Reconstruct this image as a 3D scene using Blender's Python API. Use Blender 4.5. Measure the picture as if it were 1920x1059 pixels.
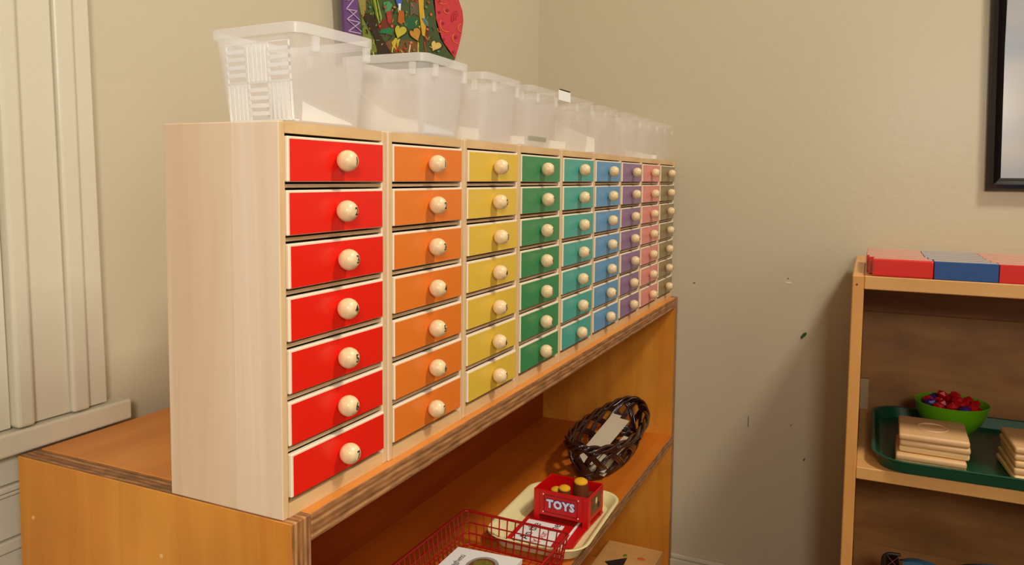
import bpy, bmesh, math, random
from mathutils import Vector, Matrix
R = math.radians
for o in list(bpy.data.objects): bpy.data.objects.remove(o)
SC = bpy.context.scene
COL = SC.collection

# ---------------------------------------------------------------- camera
cam_d = bpy.data.cameras.new('camera'); cam = bpy.data.objects.new('camera', cam_d); COL.objects.link(cam)
CF, CCY = 1447.18, 441.38
YAW, PIT, ROL = R(24.8934), R(-4.2543), R(0.5813)
Fv = Vector((math.cos(YAW)*math.cos(PIT), math.sin(YAW)*math.cos(PIT), math.sin(PIT)))
Rv = Vector((math.sin(YAW), -math.cos(YAW), 0)); Uv = Rv.cross(Fv)
R2 = math.cos(ROL)*Rv + math.sin(ROL)*Uv; U2 = -math.sin(ROL)*Rv + math.cos(ROL)*Uv
cam.matrix_world = Matrix(((R2.x, U2.x, -Fv.x, -0.3698), (R2.y, U2.y, -Fv.y, -0.3310), (R2.z, U2.z, -Fv.z, 0.2189), (0, 0, 0, 1)))
cam_d.sensor_fit = 'HORIZONTAL'; cam_d.sensor_width = 36.0; cam_d.lens = 36.0*CF/1920
cam_d.shift_y = (CCY-529.5)/1920; cam_d.clip_start = 0.01; cam_d.clip_end = 50
SC.camera = cam

# ---------------------------------------------------------------- world, lamps, exposure
w = bpy.data.worlds.new('world'); SC.world = w; w.use_nodes = True
w.node_tree.nodes['Background'].inputs[0].default_value = (1.0, 0.80, 0.58, 1)
w.node_tree.nodes['Background'].inputs[1].default_value = 0.0
def area(name, loc, target, size, power, colr):
    d = bpy.data.lights.new(name, 'AREA'); d.shape = 'SQUARE'; d.size = size; d.energy = power; d.color = colr
    o = bpy.data.objects.new(name, d); COL.objects.link(o); o.location = loc
    o.rotation_euler = (Vector(target)-Vector(loc)).to_track_quat('-Z', 'Y').to_euler(); return o
# the flash bounced from the ceiling behind the camera: a wide soft patch, plus a small direct share from the flash head
area('ceiling_bounce', (0.22, -1.22, 1.80), (0.45, 0.0, 0.05), 0.26, 28, (1.0, 0.95, 0.86))
area('front_fill', (-1.06, -1.45, 0.50), (0.5, 0.0, 0.0), 0.9, 9.5, (1.0, 0.97, 0.92))  # added soft fill standing in for room bounce, not an actual window
area('flash_head', (-0.80, -0.58, 0.50), (0.2, 0.12, 0.1), 0.18, 7.4, (1.0, 0.95, 0.88))
SC.view_settings.view_transform = 'Standard'; SC.view_settings.look = 'None'
SC.view_settings.gamma = 1; SC.view_settings.use_curve_mapping = False
SC.view_settings.exposure = 0.0
SC.cycles.transparent_max_bounces = 48

# ---------------------------------------------------------------- helpers
def srgb(r, g, b):
    f = lambda c: ((c/255+0.055)/1.055)**2.4 if c/255 > 0.04045 else c/255/12.92
    return (f(r), f(g), f(b), 1)
def empty(name, loc=(0, 0, 0), rz=0, label=None, cat=None, group=None, kind=None):
    o = bpy.data.objects.new(name, None); COL.objects.link(o); o.empty_display_size = 0.02
    o.location = loc; o.rotation_euler = (0, 0, rz); return tag(o, label, cat, group, kind)
def tag(o, label=None, cat=None, group=None, kind=None):
    if label: o['label'] = label
    if cat: o['category'] = cat
    if group: o['group'] = group
    if kind: o['kind'] = kind
    return o
def mk(name, bm, mats, parent=None, smooth=False, loc=None, rot=None):
    me = bpy.data.meshes.new(name); bm.normal_update(); bm.to_mesh(me); bm.free()
    if smooth == 'auto':
        for p in me.polygons: p.use_smooth = True
        me.set_sharp_from_angle(angle=R(35))
    elif smooth:
        for p in me.polygons: p.use_smooth = True
    for m in (mats if isinstance(mats, (list, tuple)) else [mats]): me.materials.append(m)
    return put(name, me, parent, loc, rot)
def put(name, me, parent=None, loc=None, rot=None):
    o = bpy.data.objects.new(name, me); COL.objects.link(o)
    if parent: o.parent = parent
    if loc: o.location = loc
    if rot: o.rotation_euler = rot
    return o
def box(bm, x0, x1, y0, y1, z0, z1, bev=0, mi=0, seg=2):
    vs = [bm.verts.new((x, y, z)) for z in (z0, z1) for y in (y0, y1) for x in (x0, x1)]
    fs = []
    for ids in ((0, 2, 3, 1), (4, 5, 7, 6), (0, 1, 5, 4), (2, 6, 7, 3), (0, 4, 6, 2), (1, 3, 7, 5)):
        f = bm.faces.new([vs[i] for i in ids]); f.material_index = mi; fs.append(f)
    if bev:
        es = set(e for f in fs for e in f.edges)
        bmesh.ops.bevel(bm, geom=list(es), offset=bev, segments=seg, affect='EDGES', profile=0.5, material=-1)
    return fs
def bx(*a, **k):
    bm = bmesh.new(); box(bm, *a, **k); return bm
def rrect(hx, hy, r, n=5, cx=0, cy=0):
    pts = []
    for q, (sx, sy) in enumerate(((1, 1), (-1, 1), (-1, -1), (1, -1))):
        for i in range(n+1):
            a = R(90*q) + R(90)*i/n
            pts.append((cx+sx*(hx-r)+r*math.cos(a), cy+sy*(hy-r)+r*math.sin(a)))
    return pts
def loft(bm, rings, cap0=False, cap1=False, mi=0):
    vr = [[bm.verts.new(p) for p in ring] for ring in rings]
    n = len(vr[0])
    for a, b in zip(vr[:-1], vr[1:]):
        for i in range(n):
            f = bm.faces.new((a[i], a[(i+1) % n], b[(i+1) % n], b[i])); f.material_index = mi
    if cap0: bm.faces.new(vr[0][::-1]).material_index = mi
    if cap1: bm.faces.new(vr[-1]).material_index = mi
    return vr
def lathe(bm, prof, n=32, cx=0, cy=0, cz=0, mi=0, cap0=False, cap1=False):
    rings = [[(cx+r*math.cos(2*math.pi*i/n), cy+r*math.sin(2*math.pi*i/n), cz+z) for i in range(n)] for r, z in prof]
    loft(bm, rings, cap0, cap1, mi)
def tube(bm, pts, r, n=6, closed=False, mi=0, caps=True):
    pts = [Vector(p) for p in pts]; m = len(pts); rings = []
    up = Vector((0, 0, 1))
    for i, p in enumerate(pts):
        a = pts[(i-1) % m] if (closed or i > 0) else p
        b = pts[(i+1) % m] if (closed or i < m-1) else p
        t = (b-a).normalized()
        s = t.cross(up)
        if s.length < 0.05: s = t.cross(Vector((0, 1, 0)))
        s.normalize(); u = s.cross(t)
        rr = r[i] if isinstance(r, (list, tuple)) else r
        rings.append([tuple(p+rr*(math.cos(2*math.pi*k/n)*s+math.sin(2*math.pi*k/n)*u)) for k in range(n)])
    if closed: rings.append(rings[0])
    loft(bm, rings, caps and not closed, caps and not closed, mi)
    if closed: bmesh.ops.remove_doubles(bm, verts=bm.verts, dist=1e-6)
def sphere(bm, c, r, u=20, v=12, sc=(1, 1, 1), mi=0):
    res = bmesh.ops.create_uvsphere(bm, u_segments=u, v_segments=v, radius=r)
    for vt in res['verts']:
        vt.co = Vector((vt.co.x*sc[0]+c[0], vt.co.y*sc[1]+c[1], vt.co.z*sc[2]+c[2]))
        for f in vt.link_faces: f.material_index = mi
def plate(bm, poly, d, mi=0):
    """poly: list of 3D points of a planar outline; d: thickness vector"""
    d = Vector(d); a = [bm.verts.new(p) for p in poly]; b = [bm.verts.new(Vector(p)+d) for p in poly]
    n = len(poly)
    bm.faces.new(a).material_index = mi; bm.faces.new(b[::-1]).material_index = mi
    for i in range(n):
        bm.faces.new((a[i], b[i], b[(i+1) % n], a[(i+1) % n])).material_index = mi
    bmesh.ops.recalc_face_normals(bm, faces=bm.faces)
def text_mesh(s, size, offset=0.0, extrude=0.0, res=2, spacing=1.0):
    c = bpy.data.curves.new('t', 'FONT'); c.body = s; c.size = size; c.offset = offset; c.extrude = extrude
    c.align_x = 'CENTER'; c.align_y = 'CENTER'; c.resolution_u = res; c.space_character = spacing
    o = bpy.data.objects.new('t', c); COL.objects.link(o)
    bpy.context.view_layer.update()
    me = bpy.data.meshes.new_from_object(o.evaluated_get(bpy.context.evaluated_depsgraph_get()))
    bpy.data.objects.remove(o); bpy.data.curves.remove(c); return me

# ---------------------------------------------------------------- materials
def new_mat(name):
    m = bpy.data.materials.new(name); m.use_nodes = True
    return m, m.node_tree.nodes, m.node_tree.links, m.node_tree.nodes['Principled BSDF']
def paint(name, c, rough=0.5, spec=0.5, var=0.04, scale=12, bump=0.0, bscale=200, coat=0, trans=0):
    m, N, L, B = new_mat(name)
    tc = N.new('ShaderNodeTexCoord'); no = N.new('ShaderNodeTexNoise'); no.inputs['Scale'].default_value = scale; no.inputs['Detail'].default_value = 4
    L.new(tc.outputs['Object'], no.inputs['Vector'])
    mx = N.new('ShaderNodeMix'); mx.data_type = 'RGBA'
    mx.inputs[6].default_value = tuple(max(0, v*(1-var*2)) for v in c[:3])+(1,); mx.inputs[7].default_value = tuple(min(1, v*(1+var*2)) for v in c[:3])+(1,)
    L.new(no.outputs['Fac'], mx.inputs[0]); L.new(mx.outputs[2], B.inputs['Base Color'])
    B.inputs['Roughness'].default_value = rough; B.inputs['Specular IOR Level'].default_value = spec
    B.inputs['Coat Weight'].default_value = coat; B.inputs['Transmission Weight'].default_value = trans
    if bump:
        n2 = N.new('ShaderNodeTexNoise'); n2.inputs['Scale'].default_value = bscale; n2.inputs['Detail'].default_value = 3
        L.new(tc.outputs['Object'], n2.inputs['Vector'])
        bp = N.new('ShaderNodeBump'); bp.inputs['Strength'].default_value = bump; bp.inputs['Distance'].default_value = 0.002
        L.new(n2.outputs['Fac'], bp.inputs['Height']); L.new(bp.outputs[0], B.inputs['Normal'])
    return m
def wood(name, c1, c2, c3=None, axis='z', freq=60, stretch=0.05, rough=0.45, spec=0.4, blotch=0.0, coat=0.0):
    """grain streaks running along `axis`"""
    m, N, L, B = new_mat(name)
    tc = N.new('ShaderNodeTexCoord'); mp = N.new('ShaderNodeMapping')
    s = [freq, freq, freq]; s['xyz'.index(axis)] = freq*stretch; mp.inputs['Scale'].default_value = s
    L.new(tc.outputs['Object'], mp.inputs['Vector'])
    no = N.new('ShaderNodeTexNoise'); no.inputs['Scale'].default_value = 1; no.inputs['Detail'].default_value = 5; no.inputs['Roughness'].default_value = 0.6; no.inputs['Distortion'].default_value = 0.6
    L.new(mp.outputs[0], no.inputs['Vector'])
    cr = N.new('ShaderNodeValToRGB'); e = cr.color_ramp.elements
    e[0].position = 0.32; e[0].color = c2; e[1].position = 0.66; e[1].color = c1
    if c3: k = e.new(0.5); k.color = c3
    L.new(no.outputs['Fac'], cr.inputs[0]); out = cr.outputs[0]
    if blotch:
        n2 = N.new('ShaderNodeTexNoise'); n2.inputs['Scale'].default_value = 9; n2.inputs['Detail'].default_value = 3
        L.new(tc.outputs['Object'], n2.inputs['Vector'])
        mr = N.new('ShaderNodeMapRange'); mr.inputs[1].default_value = 0.3; mr.inputs[2].default_value = 0.7; mr.inputs[3].default_value = 1-blotch; mr.inputs[4].default_value = 1+blotch*0.4
        L.new(n2.outputs['Fac'], mr.inputs[0])
        mm = N.new('ShaderNodeVectorMath'); mm.operation = 'SCALE'; L.new(out, mm.inputs[0]); L.new(mr.outputs[0], mm.inputs['Scale']); out = mm.outputs[0]
    L.new(out, B.inputs['Base Color']); B.inputs['Roughness'].default_value = rough; B.inputs['Specular IOR Level'].default_value = spec
    B.inputs['Coat Weight'].default_value = coat; B.inputs['Coat Roughness'].default_value = 0.15
    return m
def ply(name, axis, cols, T, rough=0.6):
    """plywood edge: veneer layers stacked across `axis`, layer pitch T, flecked along the run"""
    m, N, L, B = new_mat(name)
    tc = N.new('ShaderNodeTexCoord'); sep = N.new('ShaderNodeSeparateXYZ')
    n0 = N.new('ShaderNodeTexNoise'); n0.inputs['Scale'].default_value = 30; L.new(tc.outputs['Object'], n0.inputs['Vector'])
    mpv = N.new('ShaderNodeVectorMath'); mpv.operation = 'MULTIPLY_ADD'; mpv.inputs[1].default_value = (T*0.25,)*3
    L.new(n0.outputs['Color'], mpv.inputs[0]); L.new(tc.outputs['Object'], mpv.inputs[2]); L.new(mpv.outputs[0], sep.inputs[0])
    mul = N.new('ShaderNodeMath'); mul.operation = 'MULTIPLY'; mul.inputs[1].default_value = 1/T
    L.new(sep.outputs['XYZ'.index(axis.upper())], mul.inputs[0])
    fr = N.new('ShaderNodeMath'); fr.operation = 'FRACT'; L.new(mul.outputs[0], fr.inputs[0])
    cr = N.new('ShaderNodeValToRGB'); cr.color_ramp.interpolation = 'EASE'; e = cr.color_ramp.elements
    e[0].position = 0.0; e[0].color = cols[0]; e[1].position = 1.0; e[1].color = cols[0]
    for i, c in enumerate(cols[1:]): k = e.new((i+1)/len(cols)); k.color = c
    L.new(fr.outputs[0], cr.inputs[0])
    no = N.new('ShaderNodeTexNoise'); no.inputs['Scale'].default_value = 1; no.inputs['Detail'].default_value = 4; sm = N.new('ShaderNodeMapping'); sm.inputs['Scale'].default_value = (40, 60, 190) if axis == 'z' else (190, 60, 40); L.new(tc.outputs['Object'], sm.inputs[0]); L.new(sm.outputs[0], no.inputs['Vector'])
    mr = N.new('ShaderNodeMapRange'); mr.inputs[1].default_value = 0.35; mr.inputs[2].default_value = 0.6; mr.inputs[3].default_value = 0.55; mr.inputs[4].default_value = 1.05
    L.new(no.outputs['Fac'], mr.inputs[0])
    mm = N.new('ShaderNodeVectorMath'); mm.operation = 'SCALE'; L.new(cr.outputs[0], mm.inputs[0]); L.new(mr.outputs[0], mm.inputs['Scale'])
    L.new(mm.outputs[0], B.inputs['Base Color']); B.inputs['Roughness'].default_value = rough
    return m
def plastic(name, c, alpha, rough=0.3, trans=0.5):
    m, N, L, B = new_mat(name)
    out = N['Material Output']
    tl = N.new('ShaderNodeBsdfTranslucent'); tl.inputs[0].default_value = c
    tr = N.new('ShaderNodeBsdfTransparent'); tr.inputs[0].default_value = (1, 1, 1, 1)
    B.inputs['Base Color'].default_value = c; B.inputs['Roughness'].default_value = rough
    a = N.new('ShaderNodeMixShader'); a.inputs[0].default_value = trans; L.new(B.outputs[0], a.inputs[1]); L.new(tl.outputs[0], a.inputs[2])
    b = N.new('ShaderNodeMixShader'); b.inputs[0].default_value = alpha; L.new(tr.outputs[0], b.inputs[1]); L.new(a.outputs[0], b.inputs[2])
    L.new(b.outputs[0], out.inputs[0]); return m

M = {}
M['wall'] = paint('cream_wall_paint', srgb(194, 182, 154), 0.36, 0.35, 0.012, 3, 0.13, 90)
M['trim'] = paint('glossy_cream_trim_paint', srgb(204, 195, 171), 0.25, 0.5, 0.01, 5, 0.12, 60)
M['caulk'] = paint('brown_paint_gap', srgb(110, 78, 34), 0.8)
M['ceil'] = paint('ceiling_paint', srgb(225, 215, 195), 0.9)
M['floor'] = wood('floor_boards', srgb(110, 78, 50), srgb(76, 50, 30), axis='x', freq=20, rough=0.4)
M['shelf_v'] = wood('orange_maple_upright', srgb(222, 148, 52), srgb(204, 124, 34), axis='z', freq=26, stretch=0.1, rough=0.34, blotch=0.12)
M['shelf_h'] = wood('orange_maple_board', srgb(226, 146, 60), srgb(208, 122, 42), axis='x', freq=26, stretch=0.1, rough=0.34, blotch=0.10)
PL = [srgb(176, 120, 70), srgb(150, 96, 50), srgb(190, 140, 88), srgb(140, 88, 48)]
M['shelf_in_shaded'] = wood('orange_maple_inner_shaded', srgb(208, 114, 30), srgb(190, 94, 20), axis='x', freq=26, stretch=0.1, rough=0.36, blotch=0.10)  # same maple as the top, interior shade put into the colour
M['shelf_bk_shaded'] = wood('orange_maple_back_shaded', srgb(176, 80, 18), srgb(158, 66, 14), axis='x', freq=26, stretch=0.1, rough=0.45, blotch=0.08)  # same maple again, darkened further for the shade at the back
M['ply_x'] = ply('plywood_edge_upright', 'x', PL, 0.0089)
M['ply_z'] = ply('plywood_edge_board', 'z', PL, 0.0089)
M['birch_side'] = wood('pale_birch_side', srgb(238, 214, 190), srgb(220, 190, 158), axis='z', freq=26, stretch=0.05, rough=0.42)
def two_board(m, ysplit, tint):
    N, L = m.node_tree.nodes, m.node_tree.links; B = N['Principled BSDF']; src = B.inputs['Base Color'].links[0].from_socket
    tc = N.new('ShaderNodeTexCoord'); sp = N.new('ShaderNodeSeparateXYZ'); L.new(tc.outputs['Object'], sp.inputs[0])
    lt = N.new('ShaderNodeMath'); lt.operation = 'GREATER_THAN'; lt.inputs[1].default_value = ysplit; L.new(sp.outputs[1], lt.inputs[0])
    mx = N.new('ShaderNodeMix'); mx.data_type = 'RGBA'; mx.blend_type = 'MULTIPLY'; mx.inputs[7].default_value = tint
    L.new(lt.outputs[0], mx.inputs[0]); L.new(src, mx.inputs[6]); L.new(mx.outputs[2], B.inputs['Base Color'])
two_board(M['birch_side'], 0.0385, (0.92, 0.87, 0.79, 1))
M['birch'] = wood('birch_frame', srgb(222, 186, 134), srgb(204, 162, 108), axis='x', freq=80, stretch=0.1, rough=0.45)
M['birch_v'] = wood('birch_frame_upright', srgb(222, 190, 142), srgb(204, 166, 116), axis='z', freq=80, stretch=0.1, rough=0.45)
M['divider'] = wood('divider_strip', srgb(205, 175, 135), srgb(170, 132, 92), axis='x', freq=90, stretch=0.1, rough=0.5)
M['edge'] = paint('white_drawer_edge', srgb(232, 214, 184), 0.5)
M['knob'] = wood('turned_birch_knob', srgb(232, 206, 160), srgb(218, 184, 136), axis='z', freq=160, stretch=0.3, rough=0.3)
M['ink'] = paint('black_ink', srgb(30, 25, 20), 0.6)
M['maple'] = wood('light_maple', srgb(214, 162, 96), srgb(202, 148, 84), axis='y', freq=24, stretch=0.15, rough=0.36, blotch=0.06)
M['maple_v'] = wood('light_maple_upright', srgb(218, 158, 88), srgb(206, 144, 76), axis='z', freq=24, stretch=0.15, rough=0.36, blotch=0.06)
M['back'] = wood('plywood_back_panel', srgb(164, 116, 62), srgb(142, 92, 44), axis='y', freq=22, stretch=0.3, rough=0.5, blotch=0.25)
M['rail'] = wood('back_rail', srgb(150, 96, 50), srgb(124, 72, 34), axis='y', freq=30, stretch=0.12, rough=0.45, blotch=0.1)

# ---------------------------------------------------------------- the room
XW, YW, ZF, ZC = 1.072, 0.284, -0.62, 1.90
X0, Y0 = -1.12, -5.0
def struct(name, bm, m, parent=None, **k):
    o = mk(name, bm, m, parent, **k)
    if not parent: o['kind'] = 'structure'
    return o
struct('floor', bx(X0-0.1, XW+0.1, Y0-0.1, YW+0.1, ZF-0.05, ZF), M['floor'])
struct('ceiling', bx(X0-0.1, XW+0.1, Y0-0.1, YW+0.1, ZC, ZC+0.05), M['ceil'])
struct('wall_back', bx(X0, XW+0.1, YW, YW+0.1, ZF, ZC), M['wall'])
wr = struct('wall_right', bx(XW, XW+0.1, Y0, YW, ZF, ZC), M['wall'])
struct('wall_left', bx(X0-0.1, X0, Y0, YW+0.1, ZF, ZC), M['wall'])
struct('wall_front', bx(X0, XW, Y0-0.1, Y0, ZF, ZC), M['wall'])
bm = bmesh.new(); box(bm, XW-0.012, XW-0.0002, Y0, YW, ZF, -0.507, 0.001); box(bm, XW-0.0065, XW-0.0002, Y0, YW, -0.5065, -0.4985, 0.002)
struct('baseboard_right', bm, M['trim'])
bm = bx(X0, XW-0.013, YW-0.012, YW-0.0002, ZF, -0.507, 0.001)
struct('baseboard_back', bm, M['trim'])
# small marks on the right wall
def mark(y, z, pts, c, nm, lab):
    b = bmesh.new(); plate(b, [(XW-0.0001, y+a, z+q) for a, q in pts], (-0.0003, 0, 0)); o = mk(nm, b, c, wr); o['label'] = lab
gm = paint('green_paint', srgb(25, 80, 40), 0.6); bmk = paint('dark_smudge', srgb(110, 95, 70), 0.9); chip = paint('chipped_paint', srgb(225, 212, 180), 0.8)
mark(-0.2329, -0.0528, [(.0035, -.009), (.0055, -.004), (.001, .003), (-.004, .0055), (-.0052, .002), (-.0015, -.003), (.002, -.006)], gm, 'paint_mark', 'small dark green paint mark')
mark(-0.2035, 0.046, [(.002, 0), (0, .0015), (-.0015, 0), (0, -.001)], bmk, 'nail_mark', 'tiny dark nail mark')
mark(-0.2045, 0.0385, [(.006, 0), (.002, .002), (-.004, .0015), (-.006, -.0005), (0, -.002)], chip, 'filler_patch', 'pale raised filler patch')
mark(-0.1434, -0.2218, [(.0006, -.011), (.0008, .010), (-.0004, .011), (-.0006, -.010)], bmk, 'scuff_mark', 'thin vertical scuff')
mark(-0.2418, -0.2776, [(.002, -.003), (.001, .002), (-.002, .004), (-.0005, -.001)], gm, 'paint_speck', 'dark green paint speck')
mark(-0.2173, -0.218, [(.001, -.001), (.001, .001), (-.001, .001), (-.001, -.001)], bmk, 'scuff_speck', 'tiny dark speck')
mark(-0.0384, 0.0274, [(.0025, -.001), (.001, .0015), (-.002, .001), (-.001, -.0015)], bmk, 'scuff_speck', 'faint grey speck')

# window on the back wall, left of the frame: casing, stool, apron, sash beyond
win = empty('window_1', (0, YW, 0), kind='structure')
def wpart(name, bm, m, lab=None, **k):
    o = mk(name, bm, m, win, **k)
    if lab: o['label'] = lab
    return o
def slant(bm, xt0, xt1, xb0, xb1, y0, y1, zb, zt, mi=0):
    """an upright board whose edges lean slightly, in window coordinates (y measured from the wall face)"""
    vs = [bm.verts.new(p) for p in ((xb0, y0, zb), (xb1, y0, zb), (xb1, y1, zb), (xb0, y1, zb), (xt0, y0, zt), (xt1, y0, zt), (xt1, y1, zt), (xt0, y1, zt))]
    for ids in ((0, 3, 2, 1), (4, 5, 6, 7), (0, 1, 5, 4), (1, 2, 6, 5), (2, 3, 7, 6), (3, 0, 4, 7)):
        bm.faces.new([vs[i] for i in ids]).material_index = mi
def lean(xt, xb, zt=1.5, zb=0.0195, z1=0.36, z0=0.018):
    """x at heights zb and zt of a line seen at x=xb (z0) and x=xt (z1)"""
    k = (xt-xb)/(z1-z0); return xb+k*(zt-z0), xb+k*(zb-z0)
def upright(name, a, b, y0, y1, zt=1.5, m=None, bev=0):
    bm = bmesh.new(); t0, b0 = lean(*a, zt=zt); t1, b1 = lean(*b, zt=zt)
    slant(bm, t0, t1, b0, b1, y0, y1, 0.0195, zt)
    if bev: bmesh.ops.bevel(bm, geom=bm.edges[:], offset=bev, segments=3, affect='EDGES', profile=0.5)
    return wpart(name, bm, m or M['trim'])
upright('casing_board', (0.0127, 0.0172), (0.0774, 0.0847), -0.014, -0.0002, bev=0.001)
upright('casing_bead', (0.0433, 0.0494), (0.0597, 0.0649), -0.0195, -0.0135, bev=0.0025)
upright('casing_bead', (-0.003, 0.0025), (0.0127, 0.0172), -0.0205, -0.0002, bev=0.003)
upright('paint_gap', (0.0774, 0.0848), (0.0788, 0.0864), -0.0035, -0.0002, m=M['caulk'])
upright('stop_board', (-0.040, -0.034), (-0.0035, 0.0022), -0.012, -0.0002, bev=0.001)
upright('sash_stile', (-0.10, -0.095), (-0.041, -0.035), -0.008, -0.0002, bev=0.001)
bm = bx(-0.75, -0.10, -0.004, -0.0002, 0.02, 1.5); glz = paint('window_pane_glass', srgb(150, 165, 175), 0.08, 0.8); wpart('window_pane', bm, glz)
wpart('sash_rail', bx(-0.75, -0.10, -0.009, -0.0045, 0.02, 0.075, 0.001), M['trim'])
wpart('window_sill', bx(-0.80, 0.1035, -0.0215, -0.0002, 0.0003, 0.0186, 0.0022, seg=3), M['trim'])
wpart('paint_gap', bx(0.1036, 0.1042, -0.0195, -0.0002, 0.001, 0.012), M['caulk'])
# apron panelling below the stool, stepping out in mouldings
for i, (za, zb, d) in enumerate(((-0.0005, -0.0255, .0085), (-0.0262, -0.0312, .0115), (-0.0320, -0.0355, .0095), (-0.0362, -0.0698, .0070), (-0.0706, -0.0800, .0100), (-0.0810, -0.45, .0065))):
    wpart('apron_moulding' if i in (1, 2, 4) else 'apron_board', bx(-0.80, 0.1, -d, -0.0002, zb, za, 0.0012), M['trim'])

# ---------------------------------------------------------------- long low bookcase
YF, YB = -0.0093, 0.2615
XE = 1.066; TS = 0.0178; ZM = -0.2622
bc = empty('bookcase', (XE/2, (YF+YB)/2, ZF), label='long low orange maple plywood bookcase below the coloured drawer cabinets', cat='bookcase')
def local(o, root):
    """keep the world position of o while parenting it to root"""
    o.parent = root; o.matrix_parent_inverse = Matrix.Identity(4)
    o.location = Vector(o.location)-Vector(root.location); return o
def wmk(name, bm, mats, root, origin, **k):
    """build in world coordinates, then place the mesh with its own origin under root (unrotated)"""
    bmesh.ops.translate(bm, verts=bm.verts, vec=-Vector(origin))
    o = mk(name, bm, mats, None, **k); o.location = Vector(origin)-Vector(root.location); o.parent = root; return o
def panel(name, root, a, b, mats, rule, bev=0.0006):
    """rule(normal) -> material index"""
    bm = bx(a[0], b[0], a[1], b[1], a[2], b[2], bev, seg=1); bm.normal_update()
    for f in bm.faces: f.material_index = rule(f.normal)
    return wmk(name, bm, mats, root, a)
edge_fz = lambda n: 1 if (n.y < -0.5 or abs(n.z) > 0.8) else 0
edge_f = lambda n: 1 if n.y < -0.5 else 0
panel('side_panel', bc, (-0.0005, YF, ZF), (TS, YB, 0), [M['shelf_v'], M['ply_x']], edge_fz)
panel('side_panel', bc, (XE-TS, YF, ZF), (XE, YB, 0), [M['shelf_v'], M['ply_x']], edge_fz)
panel('top_panel', bc, (TS+0.0003, YF, -0.0185), (XE-TS-0.0003, YB, 0), [M['shelf_h'], M['ply_z']], edge_f)
panel('shelf_board', bc, (TS+0.0003, YF, ZM-0.0178), (XE-TS-0.0003, YB-0.008, ZM), [M['shelf_in_shaded'], M['ply_z']], edge_f)
panel('shelf_board', bc, (TS+0.0003, YF, -0.548), (XE-TS-0.0003, YB-0.008, -0.53), [M['shelf_h'], M['ply_z']], edge_f)
panel('back_panel', bc, (TS+0.0003, YB-0.0078, ZF), (XE-TS-0.0003, YB, -0.0187), [M['shelf_bk_shaded']], lambda n: 0)
screw = paint('pale_screw_plug', srgb(230, 185, 110), 0.5)
for (y, z) in ((0.245, -0.046), (0.225, -0.092), (0.107, -0.046), (0.031, -0.046), (0.018, -0.092)):
    b = bmesh.new(); lathe(b, [(0.0016, 0.0), (0.0016, 0.0004), (0.0004, 0.0006)], 10, cap0=True, cap1=True)
    bmesh.ops.rotate(b, verts=b.verts, matrix=Matrix.Rotation(R(-90), 3, 'Y')); bmesh.ops.translate(b, verts=b.verts, vec=(-0.0005, y, z))
    wmk('screw_plug', b, screw, bc, (0, y, z))

# ---------------------------------------------------------------- nine drawer cabinets
BX = [0.0005, 0.1170, 0.2370, 0.3555, 0.4765, 0.5960, 0.7170, 0.8310, 0.9490, 1.0610]
BY = [-0.0010, -0.0022, -0.0018, -0.0012, -0.0010, -0.0004, 0.0006, 0.0010, 0.0016]
H, D = 0.2526, 0.0985
CARD = [('red', (228, 28, 12)), ('orange', (226, 118, 36)), ('yellow', (222, 182, 62)), ('green', (46, 132, 78)), ('teal', (62, 160, 144)),
        ('blue', (84, 146, 186)), ('purple', (134, 100, 140)), ('pink', (224, 136, 126)), ('olive brown', (138, 120, 78))]
POS = ['nearest the camera', 'second from the near end', 'between the orange and green ones',
       'between the yellow and teal ones', 'between the green and blue ones', 'between the teal and purple ones', 'between the blue and pink ones',
       'between the purple and brown ones', 'farthest, next to the wall corner']
rnd = random.Random(4)
KR, KY = 0.0073, -0.0086
# knob profile along the axis: neck at the drawer, ball, small flat at the front
kb = bmesh.new()
prof = [(0.0022, 0.0092), (0.0022, 0.0066)] + [(KR*math.sin(R(a)), KR*math.cos(R(a))) for a in range(22, 166, 9)]
lathe(kb, prof, 24, cap0=True, cap1=True)
bmesh.ops.rotate(kb, verts=kb.verts, matrix=Matrix.Rotation(R(-90), 3, 'X'))   # +z -> +y
bmesh.ops.recalc_face_normals(kb, faces=kb.faces)
knob_me = bpy.data.meshes.new('knob'); kb.to_mesh(knob_me); kb.free()
for p in knob_me.polygons: p.use_smooth = True
knob_me.materials.append(M['knob'])
num_me = {}
for k in range(1, 8):
    me = text_mesh(str(k), 0.0078, offset=0.00012)
    bm = bmesh.new(); bm.from_mesh(me); bmesh.ops.triangulate(bm, faces=bm.faces)
    bmesh.ops.subdivide_edges(bm, edges=bm.edges[:], cuts=1)
    for v in bm.verts:
        u, q = v.co.x, v.co.y; rr = KR+0.00012
        v.co = Vector((u, -math.sqrt(max(rr*rr-u*u-q*q, (rr*0.3)**2)), q))
    bm.to_mesh(me); bm.free(); me.materials.clear(); me.materials.append(M['ink']); num_me[k] = me
def side_mesh(x0, x1, m): return bx(x0, x1, 0, D, 0, H, 0.0007, seg=2)
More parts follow.
